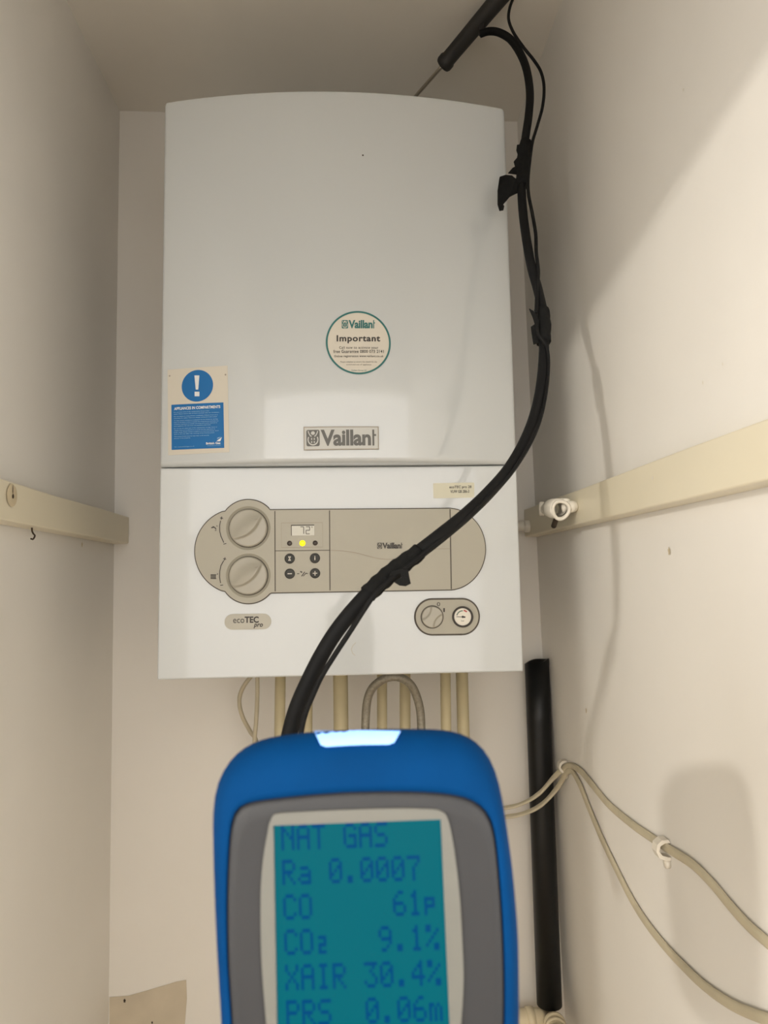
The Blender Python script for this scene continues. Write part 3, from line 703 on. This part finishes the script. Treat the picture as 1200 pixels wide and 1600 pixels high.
# ================================================================== CABLES ON THE RIGHT WALL
def onwall(px, py, off):
    p = onX(px, py, .33)
    for _ in range(5): p = onX(px, py, xr(p[2]) - off)
    return p
def cab(pre, wallpts, label, r=.0049):
    P = [onY(*p[:2], p[2]) for p in pre] + [onwall(*p, .0032) for p in wallpts]
    mb = MB(); n = len(pre)
    tube(mb, P, [r * .82] * max(1, n - 2) + [r] * (len(P) - max(1, n - 2)), M['cable'], 20, 10, flat=((-1, 0.0001, 0.0), .58))
    return tag(mb.build('twin_cable'), label, 'cable')
cab([(640, 1290, .262), (700, 1283, .258), (770, 1266, .255), (812, 1257, .252), (842, 1240, .250), (866, 1214, .248)],
    [(887, 1197), (905, 1203), (922, 1222), (950, 1256), (985, 1286), (1015, 1307), (1044, 1326), (1080, 1349), (1110, 1378), (1140, 1414), (1170, 1447), (1205, 1478), (1260, 1530)],
    'upper of the two cream cables clipped to the right wall')
cab([(640, 1304, .272), (700, 1297, .268), (770, 1280, .262), (815, 1272, .258), (845, 1258, .254), (870, 1232, .249)],
    [(889, 1204), (904, 1222), (920, 1262), (940, 1310), (960, 1352), (985, 1402), (1010, 1442), (1040, 1480), (1070, 1512), (1100, 1540), (1140, 1568), (1180, 1586), (1230, 1602)],
    'lower sagging cream cable on the right wall, drooping below the other one')
def clip(px, py, label, sc=1.0):
    c = onwall(px, py, .0); mb = MB()
    cz_ = np.array([0, 0, 1.]); Y = np.array([0, 1., 0]); X = np.array([-1., 0, 0])
    # half-round saddle over the cable
    pr_ = [(-.0075, 0), (-.0075, .004), (-.0055, .0085), (-.001, .0105), (.004, .0095), (.0068, .006), (.0070, .001)]
    V = []; F = []
    for (zz, xx) in pr_:
        for yy in (-.004, .004):
            V.append(c + cz_ * zz * sc + X * xx * sc + Y * yy * sc)
            V.append(c + cz_ * zz * .68 * sc + X * max(0, xx - .0022) * sc + Y * yy * sc)
    m_ = len(pr_)
    for i in range(m_ - 1):
        a = 4 * i; b = 4 * (i + 1)
        F += [(a, a + 2, b + 2, b), (a + 1, b + 1, b + 3, a + 3), (a, b, b + 1, a + 1), (a + 2, a + 3, b + 3, b + 2)]
    F += [(0, 1, 3, 2), (4 * m_ - 4, 4 * m_ - 2, 4 * m_ - 1, 4 * m_ - 3)]
    mb.add(V, F, M['clip'], False)
    lathe(mb, c + cz_ * -.0105 * sc, (-1, 0, 0), [(.0035 * sc, 0), (.0035 * sc, .004), (.0018 * sc, .0048), (.0003, .005)], M['clip'], 16)
    return tag(fixn(mb.build('cable_clip')), label, 'cable clip')
clip(886, 1197, 'small white cable clip at the corner, where the two cables part', 1.35)
clip(1044, 1325, 'white cable clip half way along the upper cable on the right wall', 1.45)

# ================================================================== WHITE RING FITTING ON THE RIGHT BATTEN
RC = onY(872, 797, .05)
RF = empty('pipe_fitting', tuple(RC), 'white plastic ring fitting on a short bar in front of the right shelf batten', 'pipe fitting')
mb = MB(); n = 40
def rr_(a): return .0108 * (1 + .05 * math.sin(3 * a + .7))
tube(mb, [(RC[0] + rr_(a) * math.cos(a), RC[1] - .012 - .002 * math.sin(a), RC[2] - .001 + rr_(a) * 1.05 * math.sin(a)) for a in np.linspace(0, 2 * PI, n + 1)], .0024, M['ring'], 12, 0, cap=False)
lathe(mb, (RC[0] - .002, RC[1] - .012, RC[2] + .001), (-.12, 1, .10), [(.0110, 0), (.0130, .001), (.0132, .02), (.0122, .026), (.0105, .026), (.0098, .0)], M['ring'], 36, True, False)
mb.build('ring', RF)
mb = MB(); ex = onX(893, 793, .3116)
tube(mb, [(RC[0] + .010, RC[1] + .002, RC[2] + .004), (RC[0] + .018, RC[1] - .004, RC[2] + .004), (.3110, ex[1], ex[2] + .001)], [.0095, .0075, .0085], M['ring'], 20, 5)
tube(mb, [(RC[0] + .004, RC[1], RC[2] + .013), (RC[0] + .013, RC[1] - .004, RC[2] + .012), (.3105, ex[1] + .01, ex[2] + .007)], [.0030, .0025, .003], M['ring'], 12, 5)
mb.build('right_arm', RF)
mb = MB(); e1 = onY(838, 796, .10); tube(mb, [(RC[0] - .008, RC[1] + .010, RC[2] + .001), tuple(e1 + np.array([.010, -.01, .0]))], [.0085, .0080], M['ring'], 20, 3)
lathe(mb, e1 + np.array([.009, -.009, 0]), (-1, .35, .05), [(.0085, 0), (.0098, .001), (.0098, .006), (.0080, .007)], M['ring'], 24); mb.build('left_arm', RF)
mb = MB(); tube(mb, [(RC[0], RC[1] + .012, RC[2] - .012), (RC[0] + .002, RC[1] + .03, RC[2] - .019)], .0035, M['hole'], 10, 2); mb.build('fixing_screw', RF)
# short painted pipe stub at the end of the batten, behind the boiler's edge
mb = MB(); s0 = onY(826, 822, .30); tube(mb, [(.20, .31, s0[2] + .002), (s0[0] - .012, .31, s0[2] + .001), (s0[0] + .012, .305, s0[2])], .0088, M['ring'], 20, 3)
lathe(mb, (s0[0] - .006, .308, s0[2]), (1, -.1, 0), [(.0088, 0), (.0104, .001), (.0104, .012), (.0088, .013)], M['ring'], 24)
tag(mb.build('pipe_stub'), 'short cream pipe stub behind the boiler, left of the white ring fitting', 'pipe')

# ================================================================== FLUE PROBE: HANDLE, HOSE, LEAD, STRAPS
tip = np.array([.055, .20, HB + .02]); h0 = atD(692, 102, 1.02); h1 = atD(781, -4, .93); h2 = atD(845, -80, .87)
h2[2] = min(h2[2], zc(.3) - .02)
ax = (h1 - h0) / np.linalg.norm(h1 - h0); h2 = h0 + ax * .165
FP = empty('flue_probe', tuple(h0), 'black flue probe and its long black hose, stuck into the boiler top', 'flue probe')
mb = MB(); Lh = .165
lathe(mb, h0, ax, [(.004, -.001), (.0115, 0), (.0128, .003), (.0128, .010), (.0112, .013), (.0112, .03), (.0118, .09), (.0125, .13), (.0125, .155), (.008, Lh)], M['handle'], 36); mb.build('handle', FP)
mb = MB(); tube(mb, [h0 + ax * .086, atD(751, 54, .952), atD(757, 51.5, .949)], .0030, M['handle'], 14, 3); mb.build('hose_nozzle', FP)
rod_end = onY(648, 152, h0[1] + .06); dr = (rod_end - h0) / np.linalg.norm(rod_end - h0)
mb = MB(); tube(mb, [h0 + ax * .002, h0 + dr * .04, h0 + dr * .13], .0028, M['steel'], 14, 3); mb.build('steel_rod', FP)
HP = [(750, 53, .95), (764, 49, .945), (780, 51, .935), (798, 62, .92), (813, 84, .905), (823, 110, .89), (828, 145, .875), (826, 180, .86), (821, 215, .85), (817, 250, .835), (815, 290, .82), (817, 330, .80), (822, 370, .785), (830, 415, .765), (841, 455, .75),
      (849, 495, .735), (850, 540, .715), (847, 590, .695), (838, 640, .67), (822, 685, .64), (797, 730, .605), (766, 767, .57), (730, 802, .54), (690, 835, .51), (650, 866, .50), (614, 893, .49), (582, 921, .48), (551, 954, .475), (523, 990, .475), (500, 1028, .475), (480, 1068, .475), (464, 1105, .475), (454, 1140, .475), (447, 1180, .47), (442, 1260, .46), (450, 1400, .44), (480, 1560, .42)]
HPW = [atD(*p) for p in HP]
DEPTHS = [p[2] for p in HP]
mb = MB(); tube(mb, HPW, .0052, M['hose'], 24, 8); mb.build('sampling_hose', FP)
def lead_pts(L): return [atD(*p) for p in L]
mb = MB()
tube(mb, lead_pts([(803, -6, .885), (796, 14, .89), (795, 32, .89), (803, 52, .885), (818, 74, .88), (834, 94, .875), (845, 112, .87), (850, 135, .865), (848, 165, .86), (840, 195, .85), (832, 222, .84), (828, 250, .83), (825, 280, .815), (826, 305, .80), (832, 335, .79), (837, 365, .78), (838, 395, .765), (841, 425, .755), (839, 455, .742), (838, 490, .725)]), .0020, M['hose'], 12, 8)
tube(mb, lead_pts([(838, 490, .725), (840, 520, .71), (855, 545, .705), (856, 590, .69), (847, 645, .66), (830, 690, .625), (800, 738, .59), (768, 772, .558), (733, 807, .53), (692, 840, .505), (653, 872, .49), (617, 899, .48), (588, 926, .47), (570, 951, .468), (547, 987, .465), (524, 1022, .465), (503, 1056, .465), (489, 1086, .465), (477, 1116, .465), (470, 1147, .465), (463, 1200, .46), (458, 1300, .45)]), .0017, M['hose'], 12, 8)
mb.build('thermocouple_lead', FP)
hcat = catmull(HPW, 8)
def strap(i0, i1, r, name='hook_and_loop_strap', seed=0, sh=(0, 0)):
    mb = MB(); pts = [p + r_ * sh[0] + u_ * sh[1] for p in hcat[i0:i1 + 1]]; n = len(pts)
    def rip(i, k): return 1 + .06 * math.sin(i * 1.7 + seed + k * .9) + .05 * math.sin(k * 2.1 + seed)
    tube(mb, pts, [r * .96, r, r * 1.03, r, r * .97], M['strap'], 22, 0, ripple=rip); return mb
def flap(mb, pts, dist, th=.0018, lean=0):
    """a torn strap end, cut to its outline and thick"""
    n = len(pts); A = [atD(x, y, dist + lean * i / n) for i, (x, y) in enumerate(pts)]; dd = f_ * th
    V2, F = fill([[(x, -y) for x, y in pts]])
    key = {(round(x, 3), round(-y, 3)): i for i, (x, y) in enumerate(pts)}
    idx = [key[(round(a, 3), round(b, 3))] if (round(a, 3), round(b, 3)) in key else min(range(n), key=lambda j: (pts[j][0] - a) ** 2 + (pts[j][1] + b) ** 2) for a, b in V2]
    B = [a + dd for a in A]
    mb.add(A + B, [tuple(idx[i] for i in f) for f in F] + [tuple(n + idx[i] for i in f[::-1]) for f in F] + [(i, (i + 1) % n, n + (i + 1) % n, n + i) for i in range(n)], M['strap'], False)
def near(px, py):
    q = min(range(len(hcat)), key=lambda i: np.hypot(*(np.array(pj(hcat[i])) - (px, py)))); return q
def pj(P):
    q = ROT.T @ (P - CAM); return 600 + FPX * q[0] / q[1], 800 - FPX * q[2] / q[1]
mb = strap(near(822, 226), near(817, 291), .0080, seed=1, sh=(.0012, 0))
flap(mb, [(808, 226), (820, 225), (820, 280), (806, 280), (808, 272), (794, 270), (801, 262), (805, 260), (803, 252), (808, 246), (809, 240), (807, 234)], .826)
flap(mb, [(781, 276), (790, 273), (800, 274), (806, 279), (822, 272), (826, 284), (822, 295), (807, 301), (797, 306), (792, 312), (786, 319), (788, 322), (787, 327), (781, 328), (778, 318), (778, 296)], .815, .0035, .012)
fixn(mb.build('strap', FP))
mb = strap(near(845, 484), near(850, 536), .0078, seed=4, sh=(-.0008, 0))
flap(mb, [(827, 482), (834, 486), (842, 500), (842, 536), (834, 538), (831, 520), (830, 510), (836, 506), (833, 496)], .715)
fixn(mb.build('strap', FP))
mb = strap(near(655, 862), near(573, 929), .0061, seed=7)
flap(mb, [(611, 893), (624, 889), (638, 891), (640, 903), (642, 912), (634, 916), (624, 915), (616, 910), (622, 905), (627, 903), (626, 896), (618, 898), (614, 902), (608, 901)], .478, .002)
flap(mb, [(600, 900), (606, 906), (598, 914), (596, 921), (588, 930), (580, 926), (584, 915)], .478, .002)
fixn(mb.build('strap', FP))

# ================================================================== FLUE GAS ANALYSER (hand-held, close to the lens)
D0 = .225
O = CAM + ray(572, 1400) * D0
ar = .031; tl_ = .088
Xd = math.cos(ar) * r_ + math.sin(ar) * u_; Y0 = -math.sin(ar) * r_ + math.cos(ar) * u_
Zd = math.cos(tl_) * Y0 + math.sin(tl_) * f_; Nb = np.cross(Zd, Xd) * -1
Nb = np.cross(Xd, Zd); Nb = -Nb if Nb @ f_ < 0 else Nb       # points away from the camera (depth of the body)
def dev(px, py, off=0.0):
    d = ray(px, py); t = ((O + Nb * off - CAM) @ Nb) / (d @ Nb); q = CAM + d * t - O; return (q @ Xd, q @ Zd)
AN = empty('gas_analyser', (0, 0, 0), 'blue rubber-booted handheld flue gas analyser with a lit teal screen, close in front', 'gas analyser')
AN.matrix_world = Matrix(((Xd[0], Nb[0], Zd[0], O[0]), (Xd[1], Nb[1], Zd[1], O[1]), (Xd[2], Nb[2], Zd[2], O[2]), (0, 0, 0, 1)))
outer = [(352, 1600), (345, 1480), (341, 1400), (338, 1320), (337, 1255), (342, 1222), (356, 1193), (377, 1172), (402, 1158), (440, 1149), (500, 1143), (560, 1140.5), (630, 1139), (690, 1140.5), (722, 1147), (745, 1160), (763, 1181), (775, 1208), (782, 1240), (790, 1290), (797, 1340), (803, 1400), (807, 1460), (808, 1540), (808, 1600), (803, 1750), (797, 1900), (790, 2050), (772, 2150), (700, 2182), (580, 2190), (450, 2185), (385, 2160), (366, 2050), (361, 1900), (357, 1750)]
inner = [(359, 1600), (353, 1500), (352, 1400), (355, 1330), (359, 1285), (368, 1265), (385, 1256), (430, 1249), (490, 1243), (550, 1239), (620, 1238), (680, 1240), (722, 1246), (748, 1257), (765, 1275), (774, 1300), (781, 1360), (787, 1440), (790, 1520), (790, 1600), (785, 1750), (778, 1900), (768, 2050), (745, 2110), (660, 2125), (580, 2127), (440, 2118), (395, 2100), (381, 2050), (373, 1900), (365, 1750)]
NC = 200; CC = dev(575, 1650)
def resample(pts, off=0.0):
    P = [np.array(dev(*p, off)) for p in pts]; P = catmull(P + [P[0]], 8)[:-1]
    A = np.array([math.atan2(p[1] - CC[1], p[0] - CC[0]) for p in P]); R = np.array([math.hypot(p[0] - CC[0], p[1] - CC[1]) for p in P])
    o = np.argsort(A); A, R = A[o], R[o]; A = np.concatenate([A - 2 * PI, A, A + 2 * PI]); R = np.concatenate([R, R, R]); t = np.linspace(-PI, PI, NC, endpoint=False)
    rr = np.interp(t, A, R); rr = (np.roll(rr, 1) + 2 * rr + np.roll(rr, -1)) / 4
    return np.stack([CC[0] + rr * np.cos(t), CC[1] + rr * np.sin(t)], 1)
YO = .013
PO, PI_ = resample(outer, YO), resample(inner, -.001)
def layer(s, y, grow=1.0):
    P = (PO * (1 - s) + PI_ * s); P = (P - CC) * grow + CC
    zt = max(p[1] for p in P); out = []
    for p in P:                                   # the back slopes away from the top edge
        k = max(0.0, min(1.0, (p[1] - (zt - .05)) / .05)); out.append((p[0], y, p[1] - max(0, y - YO) * .55 * k))
    return out
mb = MB(); V = []; nl = 0
back = [(0, .046, .78), (0, .045, .86), (0, .040, .92), (0, .030, .965), (0, .018, .995), (0, YO, 1.0)]
for s_, y, g in back: V += layer(s_, y, g); nl += 1
for a in np.linspace(0, PI / 2, 12)[1:]:
    V += layer(1 - math.cos(a), YO - (YO + .002) * math.sin(a) + .002 * (1 - math.cos(a))); nl += 1
V += layer(1.0, .0035); nl += 1
F = [tuple(range(NC))] + [(i * NC + k, i * NC + (k + 1) % NC, (i + 1) * NC + (k + 1) % NC, (i + 1) * NC + k) for i in range(nl - 1) for k in range(NC)]
mb.add(V, F, M['boot']); fixn(mb.build('rubber_boot', AN, inv=True))
mb = MB(); V = layer(1.0, .0034) + layer(1.0, .0008, .992) + layer(1.0, .0002, .975) + layer(1, 0, .93)
F = [(i * NC + k, i * NC + (k + 1) % NC, (i + 1) * NC + (k + 1) % NC, (i + 1) * NC + k) for i in range(3) for k in range(NC)]
bez_o = [(421, 1287), (427, 1274), (440, 1269.5), (500, 1266), (560, 1263.5), (620, 1262), (672, 1263), (688, 1266), (698, 1275), (705, 1300), (712, 1345), (718, 1400), (722, 1470), (724, 1530), (720, 1600), (714, 1680), (706, 1715), (690, 1725), (450, 1729), (432, 1722), (425, 1690), (417, 1600), (409.5, 1500), (408, 1400), (412, 1340)]
bz = [dev(*p) for p in bez_o]
def loop3(L, y): return [(p[0], y, p[1]) for p in L]
face_in = layer(1, 0, .93)
mb.add(V, F, M['face'])
V2, F2 = fill([[(p[0], p[2]) for p in face_in], bz]); P = [(a, 0.0, b) for a, b in V2]; mb.add(P, orient(P, F2, (0, -1, 0)), M['face'], False)
fixn(mb.build('grey_face', AN, inv=True))
scr = [dev(*p) for p in ((427.5, 1288.5), (688.5, 1278.8), (702.5, 1600), (705, 1700), (437, 1703), (433, 1600))]
def dense(L, n=12):
    out = []
    for i in range(len(L)):
        a, b = np.array(L[i]), np.array(L[(i + 1) % len(L)]); out += [tuple(a + (b - a) * k / n) for k in range(n)]
    return out
sd = dense(scr); bd = [tuple(p) for p in catmull([np.array(p) for p in bz] + [np.array(bz[0])], 4)][:-1]
mb = MB(); V2, F2 = fill([bd, sd]); P = [(a, -.0009, b) for a, b in V2]; mb.add(P, orient(P, F2, (0, -1, 0)), M['bezel'], False)
for L, y0, y1 in ((bd, .0004, -.0009), (sd, .0012, -.0009)):
    n = len(L); mb.add(loop3(L, y0) + loop3(L, y1), [(i, (i + 1) % n, n + (i + 1) % n, n + i) for i in range(n)], M['bezel'], False)
fixn(mb.build('screen_bezel', AN, inv=True))
mb = MB(); V2, F2 = fill([scr]); P = [(a, .0008, b) for a, b in V2]; mb.add(P, orient(P, F2, (0, -1, 0)), M['screen'], False)
SC = tag(mb.build('screen', AN, inv=True), 'backlit teal screen showing flue gas readings')
FONT = {'N': '1000111001101011001110001', 'A': None}
G = {'N': ('#...#', '##..#', '#.#.#', '#..##', '#...#', '#...#', '#...#'), 'A': ('.###.', '#...#', '#...#', '#####', '#...#', '#...#', '#...#'), 'T': ('#####', '..#..', '..#..', '..#..', '..#..', '..#..', '..#..'),
     'G': ('.###.', '#...#', '#....', '#.###', '#...#', '#...#', '.####'), 'S': ('.####', '#....', '#....', '.###.', '....#', '....#', '####.'), 'R': ('####.', '#...#', '#...#', '####.', '#.#..', '#..#.', '#...#'),
     'a': ('.....', '.....', '.###.', '....#', '.####', '#...#', '.####'), '0': ('.###.', '#...#', '#..##', '#.#.#', '##..#', '#...#', '.###.'), '.': ('.....', '.....', '.....', '.....', '.....', '.##..', '.##..'),
     '7': ('#####', '....#', '...#.', '..#..', '..#..', '..#..', '..#..'), 'C': ('.###.', '#...#', '#....', '#....', '#....', '#...#', '.###.'), 'O': ('.###.', '#...#', '#...#', '#...#', '#...#', '#...#', '.###.'),
     '6': ('..##.', '.#...', '#....', '####.', '#...#', '#...#', '.###.'), '1': ('..#..', '.##..', '..#..', '..#..', '..#..', '..#..', '.###.'), 'p': ('.....', '.....', '####.', '#..#.', '####.', '#....', '#....'),
     '2': ('.....', '.....', '.###.', '...#.', '.###.', '.#...', '.###.'), '9': ('.###.', '#...#', '#...#', '.####', '....#', '...#.', '.##..'), '%': ('##...', '##..#', '...#.', '..#..', '.#...', '#..##', '...##'),
     'X': ('#...#', '#...#', '.#.#.', '..#..', '.#.#.', '#...#', '#...#'), 'I': ('.###.', '..#..', '..#..', '..#..', '..#..', '..#..', '.###.'), '3': ('#####', '...#.', '..#..', '...#.', '....#', '#...#', '.###.'),
     '4': ('...#.', '..##.', '.#.#.', '#..#.', '#####', '...#.', '...#.'), 'P': ('####.', '#...#', '#...#', '####.', '#....', '#....', '#....'), 'm': ('.....', '.....', '##.#.', '#.#.#', '#.#.#', '#.#.#', '#.#.#')}
rows = ['NAT GAS', 'Ra 0.0007', 'CO     61p', 'CO2   9.1%', 'XAIR 30.4%', 'PRS  0.06m']
g0 = np.array(dev(438.5, 1291)); g5 = np.array(dev(446.5, 1565)); rowv = (g5 - g0) / 5
e0 = np.array(dev(438.5 + 243, 1291 - 243 * .034)); colv = (e0 - g0) / 10
dx = colv / 6; dz = rowv / 5 * (40 / 55) * 5 / 7
for j, row in enumerate(rows):
    i = 0
    for word in row.split(' '):
        if not word: i += 1; continue
        mb = MB()
        for ch in word:
            for yy, line in enumerate(G[ch]):
                for xx, c in enumerate(line):
                    if c == '#':
                        p = g0 + rowv * j + colv * i + dx * xx + dz * yy
                        q = [p, p + dx * .98, p + dx * .98 + dz * .98, p + dz * .98]
                        P = [(a[0], .0006, a[1]) for a in q]; mb.add(P, orient(P, [(0, 1, 2, 3)], (0, -1, 0)), M['pixel'], False)
            i += 1
        i += 1
        mb.build('reading', SC, inv=True)
# glowing light strip on the boot's shoulder
def shoulder(px, py, lift=.0016):
    """point on the boot's rounded shoulder seen at this spot"""
    best = None; d0 = ray(px, py)
    Rm = np.stack([Xd, Nb, Zd]); o_ = Rm @ (CAM - O); dd = Rm @ d0
    lo = None
    for t in np.linspace(.15, .30, 900):
        p = o_ + dd * t
        y = bootfront(p[0], p[2])
        if y is not None and p[1] >= y - lift: return (p[0], p[1], p[2])
    return None
def bootfront(x, z):
    a = math.atan2(z - CC[1], x - CC[0]); k = (a + PI) / (2 * PI) * NC; i0 = int(k) % NC
    r = math.hypot(x - CC[0], z - CC[1]); ro = np.hypot(*(PO[i0] - CC)); ri = np.hypot(*(PI_[i0] - CC))
    s_ = (r - ro) / (ri - ro)
    if s_ < 0: return None
    s_ = min(s_, 1); a = math.acos(1 - s_); return YO - (YO + .002) * math.sin(a) + .002 * s_
nx, nz = 24, 8; V = []
for j in range(nz + 1):
    v = j / nz
    for i in range(nx + 1):
        u = i / nx; xa = 491 + 12 * v; xb = 626 - 12 * v
        if j == nz: xa += 2; xb -= 2
        px = xa + (xb - xa) * u; py = (1142.3 - 1.2 * math.sin(PI * u)) + v * (25 - 4 * u) - (2 if (v > .9 and u in (0, 1)) else 0)
        p = shoulder(px, py)
        if p is None: p = V[-1] if V else (0, 0, 0)
        V.append(p)
F = [(j * (nx + 1) + i, j * (nx + 1) + i + 1, (j + 1) * (nx + 1) + i + 1, (j + 1) * (nx + 1) + i) for j in range(nz) for i in range(nx)]
mb = MB(); mb.add(V, orient(V, F, (0, -1, 0)), M['glow']); tag(mb.build('status_light', AN, inv=True), 'status light glowing pale blue')
# hose sockets under the analyser
mb = MB(); b0 = dev(450, 2185)
lathe(mb, (b0[0] + .01, .022, b0[1] + .006), (0, 0, -1), [(.007, 0), (.007, .012), (.0055, .013), (.0055, .022)], M['handle'], 20); mb.build('hose_socket', AN, inv=True)
